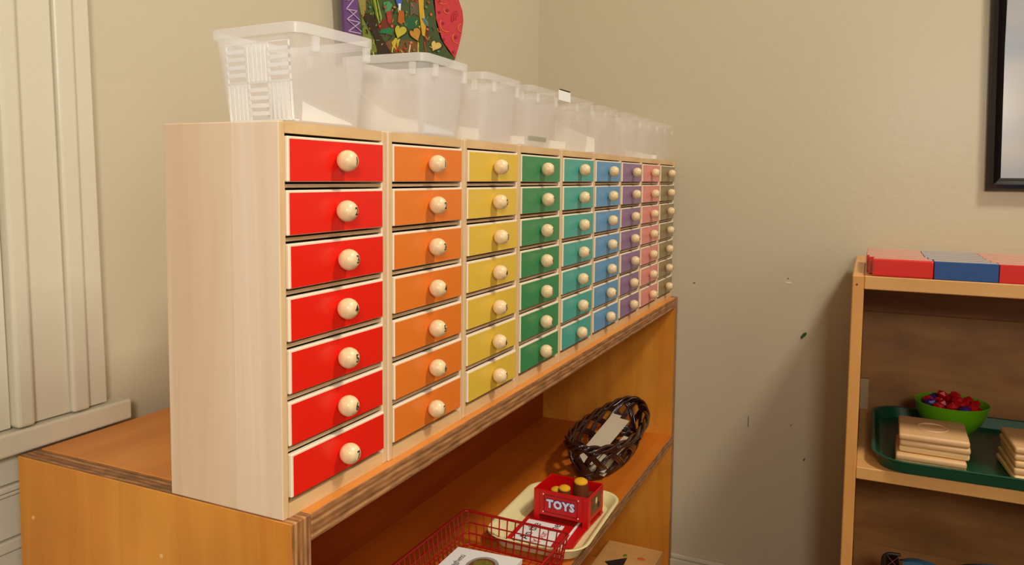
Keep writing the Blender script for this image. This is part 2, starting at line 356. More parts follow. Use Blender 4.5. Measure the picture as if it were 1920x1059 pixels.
for n in range(9):
    x0, x1 = BX[n]+0.0004, BX[n+1]-0.0004; W = x1-x0; cname, rgb = CARD[n]
    cab = empty('drawer_cabinet', (x0, BY[n], 0), label='small birch cabinet with seven %s-fronted drawers, %s' % (cname, POS[n]), cat='cabinet', group='row of coloured drawer cabinets')
    cm = paint(cname.replace(' ', '_')+'_card', srgb(*rgb), 0.32, 0.5, 0.015, 30)
    ts = 0.0055
    for s in (0, 1):
        xa = 0 if s == 0 else W-ts
        bm = bx(xa, xa+ts, 0, D, 0, H, 0.0008, seg=2); bm.normal_update()
        for f in bm.faces: f.material_index = 1 if f.normal.y < -0.7 else 0
        mk('side_panel', bm, [M['birch_side'], M['birch_v']], cab)
    mk('top_panel', bx(ts, W-ts, 0.0002, D, H-0.0072, H-0.0001), M['birch'], cab)
    mk('bottom_panel', bx(ts, W-ts, 0.0002, D, 0.0001, 0.0092), M['birch'], cab)
    mk('back_panel', bx(ts, W-ts, D-0.003, D-0.0002, 0.0093, H-0.0073), M['birch'], cab)
    for j in range(6):
        zt = 0.2441-0.0337*j-0.0292-0.0012
        mk('divider', bx(ts, W-ts, 0.0010, D-0.0032, zt-0.0022, zt), M['divider'], cab)
    wi = W-2*ts-0.0012; hh = 0.0285
    # drawer: front board and the shallow box behind it
    bm = bmesh.new(); box(bm, 0, wi, -0.0010, 0.0030, 0, hh, 0.0006, seg=1)
    box(bm, 0.001, 0.003, 0.0030, D-0.006, 0.0005, hh-0.006); box(bm, wi-0.003, wi-0.001, 0.0030, D-0.006, 0.0005, hh-0.006)
    box(bm, 0.003, wi-0.003, 0.0030, D-0.006, 0.0005, 0.002); box(bm, 0.003, wi-0.003, D-0.008, D-0.006, 0.002, hh-0.006)
    dme = bpy.data.meshes.new('drawer'); bm.to_mesh(dme); bm.free(); dme.materials.append(M['edge'])
    bm = bx(0.0019 if n == 0 else 0.0009, wi-(0.0013 if n == 0 else 0.0009), -0.0014, -0.00102, 0.0005, hh-0.0016)
    cme = bpy.data.meshes.new('colour_card'); bm.to_mesh(cme); bm.free(); cme.materials.append(cm)
    for j in range(7):
        zt = 0.2441-0.0337*j
        dr = put('drawer', dme, cab, (ts+0.0006+rnd.uniform(-.0003, .0003), rnd.uniform(-0.0006, 0.0005), zt-0.0290), (0, rnd.uniform(-0.003, 0.003), rnd.uniform(-0.002, 0.002)))
        put('colour_card', cme, dr)
        kx, kz = wi/2+rnd.uniform(-.0006, .0006)-0.0008, hh/2+rnd.uniform(-.0004, .0004)
        put('knob', knob_me, dr, (kx, KY, kz), (0, rnd.uniform(-.4, .4), 0))
        put('numeral', num_me[j+1], dr, (kx, KY, kz), (rnd.uniform(-.05, .05), 0, rnd.uniform(0.06, 0.20)))

# ---------------------------------------------------------------- translucent bins on the cabinets
bin_m = [plastic('clear_bin_plastic', (0.90, 0.87, 0.86, 1), a, 0.32, 0.5) for a in (0.27, 0.36, 0.30, 0.22, 0.15)]
rim_m = [plastic('clear_bin_rim_plastic', (0.90, 0.87, 0.84, 1), a, 0.25, 0.4) for a in (0.50, 0.50, 0.36, 0.26, 0.18)]
tab_m = [plastic('clear_bin_tab_plastic', (0.95, 0.94, 0.92, 1), a, 0.25, 0.4) for a in (0.42, 0.42, 0.36, 0.26, 0.18)]
white_p = paint('white_paper', srgb(238, 236, 226), 0.6, 0.3, 0.01)
lat_m = paint('white_lattice_plastic', srgb(252, 252, 248), 0.35, 0.5, 0.0)
BINS = [(0.0225, 0.0030, 0.0800, -0.075), (0.1590, -0.0095, 0.0805, 0.03), (0.2745, -0.0045, 0.0860, 0.02), (0.3820, -0.0040, 0.0840, 0.01), (0.5060, -0.0030, 0.0850, 0.0),
        (0.6230, -0.0010, 0.0850, 0.02), (0.7420, 0.0, 0.0850, -0.01), (0.8560, 0.001, 0.0850, 0.0), (0.9680, 0.002, 0.0850, 0.01)]
BLAB = ['clear plastic bin holding a white lattice panel, nearest and largest in view', 'clear plastic bin with a curved white sheet inside, above the red and orange cabinets',
        'clear plastic bin on the yellow cabinet', 'clear plastic bin with a grey-green strip inside, on the green cabinet', 'clear plastic bin with a dark-edged white card sticking out of its top',
        'clear plastic bin with a crumpled white sheet, on the blue cabinet', 'faint clear plastic bin on the purple cabinet', 'faint clear plastic bin on the pink cabinet', 'faint clear plastic bin on the brown cabinet by the corner']
BH = 0.0645; BD = 0.0835
def rr3(x0, x1, y0, y1, r, z, n=4):
    return [(a, b, z) for a, b in rrect((x1-x0)/2, (y1-y0)/2, r, n, (x0+x1)/2, (y0+y1)/2)]
bin_roots = []
for n, (bxx, byy, bw, rz) in enumerate(BINS):
    mi = min(n, 4) if n < 5 else 4
    b = empty('storage_bin', (bxx, byy, H+0.0002), rz, BLAB[n], 'bin', 'clear plastic bins on the cabinets'); bin_roots.append(b)
    t = 0.0010; zr = BH-0.0065
    bm = bmesh.new()
    rings = []
    for z, ins in ((0.0, 0.0095), (0.0012, 0.0080), (zr, 0.0025)): rings.append(rr3(ins, bw-ins, ins, BD-ins, 0.008, z))
    for z, ins in ((zr, 0.0025+t), (0.0018, 0.0080+t)): rings.append(rr3(ins, bw-ins, ins, BD-ins, 0.007, z))
    loft(bm, rings, True, True); bmesh.ops.recalc_face_normals(bm, faces=bm.faces)
    mk('bin_body', bm, bin_m[mi], b, smooth='auto')
    bm = bmesh.new()
    rings = [rr3(0.0026, bw-0.0026, 0.0026, BD-0.0026, 0.007, zr), rr3(0.0002, bw-0.0002, 0.0002, BD-0.0002, 0.009, zr-0.0004), rr3(0, bw, 0, BD, 0.009, BH-0.0006), rr3(0.0008, bw-0.0008, 0.0008, BD-0.0008, 0.0085, BH),
             rr3(0.0022, bw-0.0022, 0.0022, BD-0.0022, 0.0075, BH-0.0006), rr3(0.0030, bw-0.0030, 0.0030, BD-0.0030, 0.007, zr+0.0004)]
    loft(bm, rings); bmesh.ops.recalc_face_normals(bm, faces=bm.faces)
    mk('bin_rim', bm, rim_m[mi], b, smooth='auto')
    tabs = [(bw*0.24, 0, 0), (bw*0.88, 0, 0)]+([(0, BD*0.16, 1)] if n else [])+[(bw, BD*0.75, 1), (bw*0.22, BD, 0), (bw*0.86, BD, 0)]
    for (tx, ty, ax) in tabs:
        w2 = 0.0028
        if ax == 0: bm = bx(tx-w2, tx+w2, (0.0004 if ty == 0 else BD-0.0030), (0.0034 if ty == 0 else BD-0.0004), zr-0.0105, zr-0.0006, 0.0006)
        else: bm = bx((0.0004 if tx == 0 else bw-0.0034), (0.0034 if tx == 0 else bw-0.0004), ty-w2, ty+w2, zr-0.0105, zr-0.0006, 0.0006)
        mk('rim_tab', bm, tab_m[mi], b)
# lattice basket inside the nearest bin: alternating blocks of upright and level slats
def at_bin(n, x, y, z):
    bxx, byy, bw, rz = BINS[n]; c, s = math.cos(rz), math.sin(rz)
    return (bxx+c*x-s*y, byy+s*x+c*y, H+0.0002+z)
lb = empty('lattice_panel', at_bin(0, 0.0096, 0.0125, 0.0026), BINS[0][3], 'white plastic lattice panel standing inside the nearest clear bin', 'panel')
def lattice(bm, P, Q, w_, h_, cols, rows, start=0):
    """slats on the plane spanned by unit vectors P (along) and Q (up, leaning)"""
    P = Vector(P); Q = Vector(Q).normalized(); Nn = P.cross(Q).normalized()
    cw, rh = w_/cols, h_/rows; t_ = 0.0007
    def bar(a0, a1, b0, b1):
        vs = []
        for d in (-t_, t_):
            for (a, b_) in ((a0, b0), (a1, b0), (a1, b1), (a0, b1)): vs.append(bm.verts.new(P*a+Q*b_+Nn*d))
        for ids in ((0, 1, 2, 3), (7, 6, 5, 4), (0, 4, 5, 1), (1, 5, 6, 2), (2, 6, 7, 3), (3, 7, 4, 0)): bm.faces.new([vs[i] for i in ids])
    for i in range(cols+1): bar(max(0, i*cw-0.0006), min(w_, i*cw+0.0006), 0, h_)
    for j in range(rows+1): bar(0, w_, max(0, j*rh-0.0006), min(h_, j*rh+0.0006))
    for i in range(cols):
        for j in range(rows):
            if (i+j+start) % 2:
                for k in range(1, 5): y = j*rh+rh*k/5; bar(i*cw, (i+1)*cw, y-0.0013, y+0.0013)
            else:
                for k in range(1, 5): x = i*cw+cw*k/5; bar(x-0.0011, x+0.0011, j*rh, (j+1)*rh)
ld, lh = 0.0590, 0.0520
bm = bmesh.new(); lattice(bm, (0, -1, 0), (-0.075, 0, 1), ld, lh, 3, 2, 0); bmesh.ops.translate(bm, verts=bm.verts, vec=(0, ld, 0)); bmesh.ops.recalc_face_normals(bm, faces=bm.faces)
mk('lattice_slats', bm, lat_m, lb)
mk('panel_foot', bx(-0.0004, 0.0050, 0, ld, 0.0, 0.0009), lat_m, lb)
# curved sheets of paper inside the bins
def sheet(name, n, y0, y1, prof, lab, m=white_p, grp='white sheets in the bins', t=0.0005):
    """prof: list of (x, z) in the bin; the sheet is extruded in y"""
    rt = at_bin(n, 0, 0, 0.0028)
    bm = bmesh.new(); P0 = [bm.verts.new((x, y0, z)) for x, z in prof]; P1 = [bm.verts.new((x, y1, z)) for x, z in prof]
    for i in range(len(prof)-1): bm.faces.new((P0[i], P0[i+1], P1[i+1], P1[i]))
    bmesh.ops.solidify(bm, geom=bm.faces[:], thickness=t)
    o = mk(name, bm, m, None, smooth='auto'); o.location = rt; o.rotation_euler = (0, 0, BINS[n][3]); tag(o, lab, 'paper', grp)
    return o
def ysheet(name, n, x0, x1, prof, lab, m=white_p, grp='white sheets in the bins', t=0.0005):
    rt = at_bin(n, 0, 0, 0.0028)
    bm = bmesh.new(); P0 = [bm.verts.new((x0, y, z)) for y, z in prof]; P1 = [bm.verts.new((x1, y, z+dz)) for (y, z), dz in zip(prof, [0.0]*len(prof))]
    for i in range(len(prof)-1): bm.faces.new((P0[i], P1[i], P1[i+1], P0[i+1]))
    bmesh.ops.solidify(bm, geom=bm.faces[:], thickness=t)
    o = mk(name, bm, m, None, smooth='auto'); o.location = rt; o.rotation_euler = (0, 0, BINS[n][3]); tag(o, lab, 'paper', grp); return o
def curl(y0, y1, z0, z1, p=2.2, n=12): return [(y0+(y1-y0)*i/n, z0+(z1-z0)*(i/n)**p) for i in range(n+1)]
def upright_card(n, outline, plane, lab, off):
    """a white card standing close inside one wall of bin n; plane 'x' = left wall, 'y' = front wall"""
    bm = bmesh.new()
    if plane == 'x': pts = [(off-0.075*z, q, z) for q, z in outline]; d = (0.0006, 0, 0)
    else: pts = [(q, off-0.075*z, z) for q, z in outline]; d = (0, 0.0006, 0)
    plate(bm, pts, d); o = mk('paper_sheet', bm, white_p, None); o.location = at_bin(n, 0, 0, 0.0026); o.rotation_euler = (0, 0, BINS[n][3]); tag(o, lab, 'paper', 'white sheets in the bins')
def top_curve(y0, y1, z0, z1, p, n=10): return [(y0, 0)]+[(y0+(y1-y0)*i/n, z0+(z1-z0)*(i/n)**p) for i in range(n+1)]+[(y1, 0)]
upright_card(0, top_curve(0.0150, 0.0640, 0.0125, 0.0010, 0.9), 'y', 'white card sloping down along the front wall of the nearest bin', 0.0102)
upright_card(0, top_curve(0.0150, 0.0380, 0.0125, 0.0190, 1.5), 'x', 'white card along the foot of the left wall of the nearest bin', 0.0118)
upright_card(1, top_curve(0.0130, 0.0700, 0.0095, 0.0360, 2.0), 'x', 'white card with a curved top edge in the bin above the orange cabinet', 0.0100)
upright_card(1, top_curve(0.0150, 0.0660, 0.0070, 0.0030, 1.0), 'y', 'low white card along the front of the second bin', 0.0100)
upright_card(2, top_curve(0.0130, 0.0700, 0.0100, 0.0220, 1.5), 'x', 'low white card in the bin on the yellow cabinet', 0.0100)
upright_card(3, top_curve(0.0130, 0.0700, 0.0080, 0.0180, 1.5), 'x', 'low white card in the bin on the green cabinet', 0.0100)
upright_card(4, top_curve(0.0130, 0.0700, 0.0080, 0.0160, 1.2), 'x', 'low white card in the bin on the teal cabinet', 0.0100)
upright_card(5, top_curve(0.0130, 0.0700, 0.0180, 0.0420, 1.1), 'x', 'tall white sheet in the bin on the blue cabinet', 0.0100)
upright_card(8, top_curve(0.0130, 0.0700, 0.0060, 0.0160, 1.2), 'x', 'low white card in the farthest bin', 0.0100)
gg = paint('grey_green_strip', srgb(150, 148, 118), 0.6)
o = mk('card_strip', bx(0.012, 0.060, 0.0085, 0.0100, 0.004, 0.009), gg); o.location = at_bin(3, 0, 0, 0.0028); tag(o, 'grey-green strip of card at the front of the bin on the green cabinet', 'card')
cc = empty('white_card', at_bin(4, 0.004, 0.030, 0.0555), 0, 'white card with a dark top edge sticking out above the clear bins', 'card')
o = mk('card_sheet', bx(0.0, 0.036, 0, 0.0012, 0, 0.0115), white_p, cc); o = mk('dark_edge', bx(0.003, 0.034, -0.0002, 0.0014, 0.0116, 0.0129), M['ink'], cc); o['label'] = 'dark strip along the top edge'
cc.location = (0.470, 0.0, 0.3095)

# ---------------------------------------------------------------- painted panel on the back wall
YP = 0.266
def wp(cx, cy, dy=0.0):
    """pixel of the detail view -> point of the panel plane (worked out once: plane y = YP)"""
    u, v = 600+cx/4.3636, cy/4.3636
    d = Fv + R2*((u-960)/CF) - U2*((v-CCY)/CF); o_ = cam.matrix_world.translation
    k = (YP+dy-o_.y)/d.y; return (o_.x+d.x*k, YP+dy, o_.z+d.z*k)
art = empty('painted_panel', wp(620, 300), 0, 'brightly painted wooden panel with purple and pink sides hanging on the back wall', 'wall art')
def artp(name, pts, c, layer, lab=None):
    bm = bmesh.new(); dd = -0.0004*layer
    P = [Vector(wp(x, y))-art.location for x, y in pts]
    P = [Vector((p.x, dd, p.z)) for p in P]
    plate(bm, P, (0, 0.0040 if layer == 0 else 0.0005, 0))
    o = mk(name, bm, paint(name+'_paint', srgb(*c), 0.4, 0.4, 0.10, 120), art)
    if lab: o['label'] = lab
def blob(cx, cy, rx, ry, rot=0, n=14, k=0.12, ph=0):
    out = []
    for i in range(n):
        a = 2*math.pi*i/n; r = 1+k*math.sin(2*a+ph); x, y = rx*r*math.cos(a), ry*r*math.sin(a)
        c, s = math.cos(R(rot)), math.sin(R(rot)); out.append((cx+c*x-s*y, cy+s*x+c*y))
    return out
def bar2(x0, y0, x1, y1, w_):
    dx, dy = x1-x0, y1-y0; l = math.hypot(dx, dy); nx, ny = -dy/l*w_/2, dx/l*w_/2
    return [(x0+nx, y0+ny), (x1+nx, y1+ny), (x1-nx, y1-ny), (x0-nx, y0-ny)]
artp('panel_board', [(292, -420), (910, -480), (930, -100), (950, 150), (1000, 330), (1105, 480), (1060, 560), (380, 560), (340, 300), (318, 100)], (58, 78, 42), 0)
artp('purple_wing', [(120, -300), (180, -420), (292, -420), (316, 100), (340, 300), (352, 420), (215, 420), (205, 250), (192, 0), (180, -180)], (98, 62, 118), 0, 'purple side wing with pale zigzag lines')
artp('pink_wing', [(912, -400), (1000, -380), (1080, -240), (1135, 0), (1166, 90), (1174, 170), (1160, 270), (1135, 380), (1105, 482), (1050, 420), (985, 320), (952, 200), (940, 100), (925, 0), (915, -200)], (196, 48, 62), 0, 'pink-red leaf-shaped side wing with orange arcs')
zz = [(205, 10), (285, -20), (212, 75), (300, 90), (218, 158), (325, 185), (230, 255), (330, 275)]
for a, b_ in zip([(300, -40)]+zz[:-1], zz): artp('painted_zigzag', bar2(*a, *b_, 7), (190, 165, 190), 2)
artp('painted_zigzag', bar2(228, 80, 320, 165, 5), (190, 165, 190), 3); artp('painted_zigzag', bar2(225, 165, 335, 260, 5), (190, 165, 190), 3)
artp('painted_leaf', [(385, -250), (440, -260), (470, 0), (505, 140), (490, 210), (455, 120), (420, 20)], (150, 165, 50), 1)
artp('painted_leaf', [(320, -260), (370, -250), (375, 0), (360, 130), (335, 120), (310, 0)], (138, 130, 62), 1)
artp('painted_leaf', [(340, 130), (420, 300), (480, 420), (400, 440), (350, 300)], (110, 120, 40), 1)
artp('dark_branch', [(365, 110), (430, 105), (465, 160), (475, 260), (560, 400), (590, 440), (470, 440), (440, 300), (385, 200), (355, 150)], (45, 28, 20), 2, 'dark brown painted branch')
artp('painted_patch', [(520, 150), (590, 180), (620, 260), (560, 300), (480, 240), (480, 200)], (110, 40, 24), 1)
artp('painted_patch', [(480, 440), (590, 400), (620, 440), (820, 440), (780, 340), (700, 330), (560, 330), (520, 380)], (120, 70, 34), 1)
artp('green_leaf', [(500, 240), (560, 225), (600, 240), (580, 290), (530, 275), (480, 270)], (22, 110, 60), 3)
artp('green_leaf', [(695, 150), (740, 138), (800, 160), (812, 260), (770, 240), (725, 235), (690, 250)], (20, 88, 52), 2)
artp('green_leaf', [(515, 20), (560, 10), (590, 40), (570, 90), (530, 95)], (70, 140, 90), 2)
artp('painted_stem', [(640, 85), (680, 90), (684, 180), (655, 200), (630, 180)], (170, 88, 24), 3)
artp('painted_flower', [(535, 95), (575, 90), (582, 150), (570, 200), (548, 180)], (165, 45, 32), 3)
artp('blue_petal', [(610, -10), (650, -30), (664, 20), (650, 50), (625, 45)], (60, 90, 170), 4)
artp('white_petal', [(632, 30), (652, 30), (650, 88), (636, 85)], (220, 225, 225), 5)
artp('painted_patch', [(735, 20), (800, 20), (805, 130), (760, 110), (735, 130)], (90, 85, 70), 2)
def heart(cx, cy, w_, h2, rot=0, lean_=0.25, n=20):
    out = []
    for i in range(n):
        t = 2*math.pi*i/n; x = math.sin(t)**3*(1+lean_*math.sin(t)); y = -(13*math.cos(t)-5*math.cos(2*t)-2*math.cos(3*t)-math.cos(4*t))/15
        x, y = x*w_, y*h2; c, q = math.cos(R(rot)), math.sin(R(rot)); out.append((cx+c*x-q*y, cy+q*x+c*y))
    return out
artp('hanger_block', [(500, 0), (800, 0), (800, 100), (500, 100)], (120, 90, 60), -11)
artp('dark_outline', heart(643, 258, 56, 66, 12), (40, 30, 14), 3)
artp('yellow_heart', heart(640, 256, 48, 57, 12), (182, 172, 52), 4, 'yellow heart-shaped painted leaf')
artp('yellow_drip', [(612, 310), (650, 320), (630, 390), (620, 340), (604, 400), (590, 380), (580, 350)], (186, 170, 50), 3)
artp('dark_outline', heart(772, 285, 52, 66, -28), (50, 34, 14), 3)
artp('ochre_heart', heart(768, 283, 44, 57, -28), (186, 132, 42), 4, 'ochre painted leaf')
artp('yellow_band', [(800, -300), (845, -300), (842, 60), (850, 130), (862, 200), (852, 300), (832, 290), (812, 150), (802, 20)], (198, 158, 42), 3, 'upright yellow painted band')
artp('painted_patch', [(858, 180), (895, 200), (880, 330), (860, 380), (850, 310)], (90, 40, 26), 2)
artp('blue_petal', [(825, 150), (850, 150), (885, 220), (860, 210)], (60, 120, 130), 5)
artp('dark_outline', heart(940, 375, 50, 52, 20), (40, 36, 20), 3)
artp('pale_heart', heart(933, 373, 42, 44, 20), (208, 180, 96), 4, 'pale yellow painted leaf')
for i, (x, y) in enumerate(((870, 240), (520, 60), (700, 100), (580, 215), (480, 215), (400, 60), (740, 350), (690, 400), (960, 420), (600, 60), (880, 20), (860, 60), (900, 120), (640, 410), (760, 410))):
    artp('paint_spot', blob(x, y, 11, 9, i*20, 8), [(200, 110, 50), (180, 60, 40), (90, 130, 70)][i % 3], 5)
for i, x in enumerate((600, 625, 700, 740, 800, 850, 660)): artp('painted_streak', bar2(x, 340, x+(i % 3-1)*14, 430, 8), [(200, 190, 70), (170, 60, 30), (60, 110, 60), (210, 200, 150)][i % 4], 2)
for i, x in enumerate((440, 458, 475)): artp('painted_streak', bar2(x-30, -60, x+12, 150+i*14, 6), [(40, 60, 20), (170, 180, 60), (60, 80, 30)][i], 4)
def arc(cx, cy, r, a0, a1, w_, n=9):
    o_ = [(cx+(r+w_/2)*math.cos(R(a0+(a1-a0)*i/n)), cy+(r+w_/2)*math.sin(R(a0+(a1-a0)*i/n))) for i in range(n+1)]
    i_ = [(cx+(r-w_/2)*math.cos(R(a0+(a1-a0)*i/n)), cy+(r-w_/2)*math.sin(R(a0+(a1-a0)*i/n))) for i in range(n, -1, -1)]
    return o_+i_
for (x, y, r, a0, a1) in ((1040, 200, 62, 80, 215), (1005, -10, 45, 60, 170), (1040, 80, 30, 60, 200), (1125, 310, 45, 90, 230), (1165, 230, 38, 100, 250), (985, 240, 24, 70, 200)):
    artp('orange_arc', arc(x, y, r, a0, a1, 5), (222, 120, 40), 2)
for (x, y) in ((1040, 85), (1005, 190), (975, 100), (1110, 305), (1090, 425), (1010, 325), (975, 10)): artp('red_dot', blob(x, y, 11, 12, 0, 8), (150, 24, 40), 2)
for r in (26, 44, 62): artp('red_arc', arc(1135, 150, r, 150, 260, 5), (165, 26, 50), 2)

# dense small brush strokes over the middle of the panel
pal = [(30, 70, 36), (150, 160, 50), (180, 60, 34), (210, 190, 90), (36, 26, 18), (96, 60, 30), (70, 120, 100), (205, 110, 40)]
bm = bmesh.new(); rs = random.Random(12); o_ = art.location
for k in range(150):
    x, y = rs.uniform(330, 925), rs.uniform(-150, 430)
    if 590 < x < 700 and 190 < y < 330 or 715 < x < 830 and 220 < y < 350: continue
    if x > 900-0.1*y and y < 200: x -= 60
    a = rs.uniform(50, 130) if rs.random() < 0.8 else rs.uniform(0, 180); l = rs.uniform(14, 46)
    P = [Vector(wp(p, q))-o_ for p, q in bar2(x, y, x+l*math.cos(R(a)), y+l*math.sin(R(a)), rs.uniform(3, 8))]
    plate(bm, [Vector((p.x, -0.0009-0.00002*(k % 9), p.z)) for p in P], (0, 0.0004, 0), rs.randrange(len(pal)))
o = mk('brush_strokes', bm, [paint('brush_%d' % i, srgb(*c), 0.45) for i, c in enumerate(pal)], art); o['kind'] = 'stuff'

# ---------------------------------------------------------------- framed picture on the right wall
fr = empty('picture_frame', (XW, -0.70, 0.45), label='black-framed picture of a pale blue sky on the right-hand wall', cat='picture frame')
blk = paint('black_lacquer', srgb(14, 11, 12), 0.16, 0.6, 0.0)
FY0, FY1, FZ0, FZ1 = 0.2065, -0.30, -0.2440, 0.36   # local extents (left edge, right edge, bottom, top)
ys, ye = -0.4950+0.70, -1.0+0.70
zs, ze = 0.2062-0.45, 0.85-0.45
def moulding(name, a, b, inn):
    """mitred frame piece from corner a to corner b, stepping inwards along inn"""
    a, b, inn = Vector(a), Vector(b), Vector(inn); L_ = (b-a).normalized(); wd = 0.0205
    pr_ = [(0, 0), (0, 0.010), (0.004, 0.0155), (0.010, 0.0165), (0.015, 0.014), (0.018, 0.0105), (wd, 0.0095), (wd, 0)]
    bm = bmesh.new(); ra = [tuple(a+inn*s+L_*s+Vector((-h-0.0003, 0, 0))) for s, h in pr_]; rb = [tuple(b+inn*s-L_*s+Vector((-h-0.0003, 0, 0))) for s, h in pr_]
    loft(bm, [ra, rb], True, True); bmesh.ops.recalc_face_normals(bm, faces=bm.faces)
    mk(name, bm, blk, fr, smooth='auto')
tl = 0.006  # the frame hangs very slightly out of plumb
moulding('frame_moulding', (0, ys, zs), (0, ys+tl*2.2, ze), (0, -1, 0)); moulding('frame_moulding', (0, ys, zs), (0, ye, zs), (0, 0, 1))
moulding('frame_moulding', (0, ye, zs), (0, ye, ze), (0, 1, 0)); moulding('frame_moulding', (0, ys+tl*2.2, ze), (0, ye, ze), (0, 0, -1))
m, N, L, B = new_mat('pale_sky_print'); tc = N.new('ShaderNodeTexCoord'); mp = N.new('ShaderNodeMapping'); mp.inputs['Scale'].default_value = (1, 2, 9)
no = N.new('ShaderNodeTexNoise'); no.inputs['Scale'].default_value = 1.3; cr = N.new('ShaderNodeValToRGB')
cr.color_ramp.elements[0].position = 0.3; cr.color_ramp.elements[0].color = srgb(150, 158, 172); cr.color_ramp.elements[1].position = 0.7; cr.color_ramp.elements[1].color = srgb(186, 180, 172)
L.new(tc.outputs['Object'], mp.inputs[0]); L.new(mp.outputs[0], no.inputs['Vector']); L.new(no.outputs['Fac'], cr.inputs[0]); L.new(cr.outputs[0], B.inputs['Base Color']); B.inputs['Roughness'].default_value = 0.2
mk('picture_print', bx(-0.0085, -0.0005, ye+0.012, ys-0.016, zs+0.014, ze-0.014), m, fr)

# ---------------------------------------------------------------- right-hand shelf unit against the right wall
RX = 0.7493; RYL = -0.3128; RT = 0.0944; TW = 0.0145; RYR = -1.20; RZ2 = -0.1648
ru = empty('shelf_unit', ((RX+XW)/2, (RYL+RYR)/2, ZF), label='light maple open shelf unit against the right-hand wall with coloured rods on top', cat='shelf')
Z0 = lambda n: 0
RB = XW-0.014
panel('side_panel', ru, (RX, RYL-TW, ZF), (RB, RYL, RT), [M['maple_v']], Z0, 0.0012)
panel('side_panel', ru, (RX, RYR, ZF), (RB, RYR+TW, RT), [M['maple_v']], Z0, 0.0012)
panel('top_panel', ru, (RX, RYR+TW+0.0002, RT-0.0178), (RB, RYL-TW-0.0002, RT), [M['maple']], Z0, 0.001)
panel('shelf_board', ru, (RX, RYR+TW+0.0002, RZ2-0.0165), (RB-0.006, RYL-TW-0.0002, RZ2), [M['maple']], Z0, 0.001)
panel('shelf_board', ru, (RX, RYR+TW+0.0002, -0.418), (RB-0.006, RYL-TW-0.0002, -0.40), [M['maple']], Z0, 0.001)
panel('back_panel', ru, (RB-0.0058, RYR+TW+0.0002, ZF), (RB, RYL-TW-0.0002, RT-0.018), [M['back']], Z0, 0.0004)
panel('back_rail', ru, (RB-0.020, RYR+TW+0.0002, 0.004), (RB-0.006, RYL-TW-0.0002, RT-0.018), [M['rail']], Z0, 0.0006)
pale = paint('pale_back_strip', srgb(160, 134, 96), 0.6)
o = mk('corner_batten', bx(0, 0.008, -0.0125, 0, 0, 0.052), pale); o.parent = ru; o.location = Vector((RB-0.0142, RYL-TW-0.0003, RZ2+0.0003))-ru.location
o = mk('screw_hole', bx(-0.0006, 0, -0.001, 0.001, -0.001, 0.001), M['ink']); o.parent = ru; o.location = Vector((RX+0.0001, RYL-0.006, RT-0.012))-ru.location

# ---------------------------------------------------------------- red and blue number rods
rred = paint('red_rod_paint', srgb(214, 22, 26), 0.14, 0.9, 0.03, 60, coat=1.0); rblue = paint('blue_rod_paint', srgb(12, 74, 138), 0.14, 0.9, 0.03, 60, coat=1.0)
seg = 0.0715; RH = 0.0235
RLAB = ['red and blue banded rod at the front edge of the right-hand shelf top', 'red and blue rod directly behind the front one', 'third banded rod from the front on the shelf top', 'fourth banded rod from the front on the shelf top',
        'fifth banded rod from the front on the shelf top', 'banded rod nearest but one to the wall', 'banded rod at the back, nearest the wall']
nr = 7
for i in range(nr):
    ln = 9-i if i < 6 else 4; x = RX+0.002+i*0.0258
    off = [-0.3365, -0.3315, -0.3290, -0.3290, -0.3285, -0.3290, -0.3285][i]
    r_ = empty('number_rod', (x, off, RT+0.0002), rnd.uniform(-0.003, 0.003) if i else -0.0035, RLAB[i], 'rod', 'banded rods on the shelf top')
    for k in range(ln):
        mk('rod_segment', bx(0, 0.0238, -(k+1)*seg+0.0003, -k*seg-0.0003, 0, RH, 0.0022 if k == 0 and i == 0 else 0.0010, seg=3), rred if k % 2 == 0 else rblue, r_)

# ---------------------------------------------------------------- green tray, tiles, bowl
def tray(name, cx, cy, z, hx, hy, r, h, m, lab, cat, flare=0.008, rz=0, thick=0.0022, lip=0.004):
    t = empty(name, (cx, cy, z+0.0002), rz, lab, cat)
    def ring(ins, z_): return [(a, b, z_) for a, b in rrect(hx-ins, hy-ins, max(r-ins, 0.004), 7)]
    f = flare
    bm = bmesh.new(); loft(bm, [ring(lip+f+0.001, 0), ring(lip+f*0.7, 0.001), ring(lip, h-0.002), ring(lip*0.2, h-0.0018), ring(0, h-0.0012), ring(0.0006, h-0.0002), ring(lip*0.7, h),
                     ring(lip+thick*0.5, h-0.001), ring(lip+f*0.7+thick, 0.0036), ring(lip+f+thick+0.001, thick)], True, True)
    bmesh.ops.recalc_face_normals(bm, faces=bm.faces); mk('tray_body', bm, m, t, smooth='auto'); return t
gtm = paint('dark_green_tray_plastic', srgb(8, 72, 48), 0.28, 0.5, 0.06, 30)
tray('serving_tray', 0.8790, -0.5380, RZ2, 0.1400, 0.1930, 0.045, 0.019, gtm, 'dark green cafeteria tray on the right-hand shelf under the bowl', 'tray')
tm = [wood('pale_wood_tile_'+str(i), srgb(*c1), srgb(*c2), axis='y', freq=60, stretch=0.12, rough=0.42) for i, (c1, c2) in enumerate((((216, 172, 120), (202, 156, 104)), ((222, 180, 124), (208, 164, 106)), ((232, 196, 136), (218, 180, 120))))]
def tile_me(nm, m, engraved):
    bm = bmesh.new(); box(bm, -0.0465, 0.0465, -0.0415, 0.0415, 0, 0.0086, 0.0030, seg=4)
    return bm
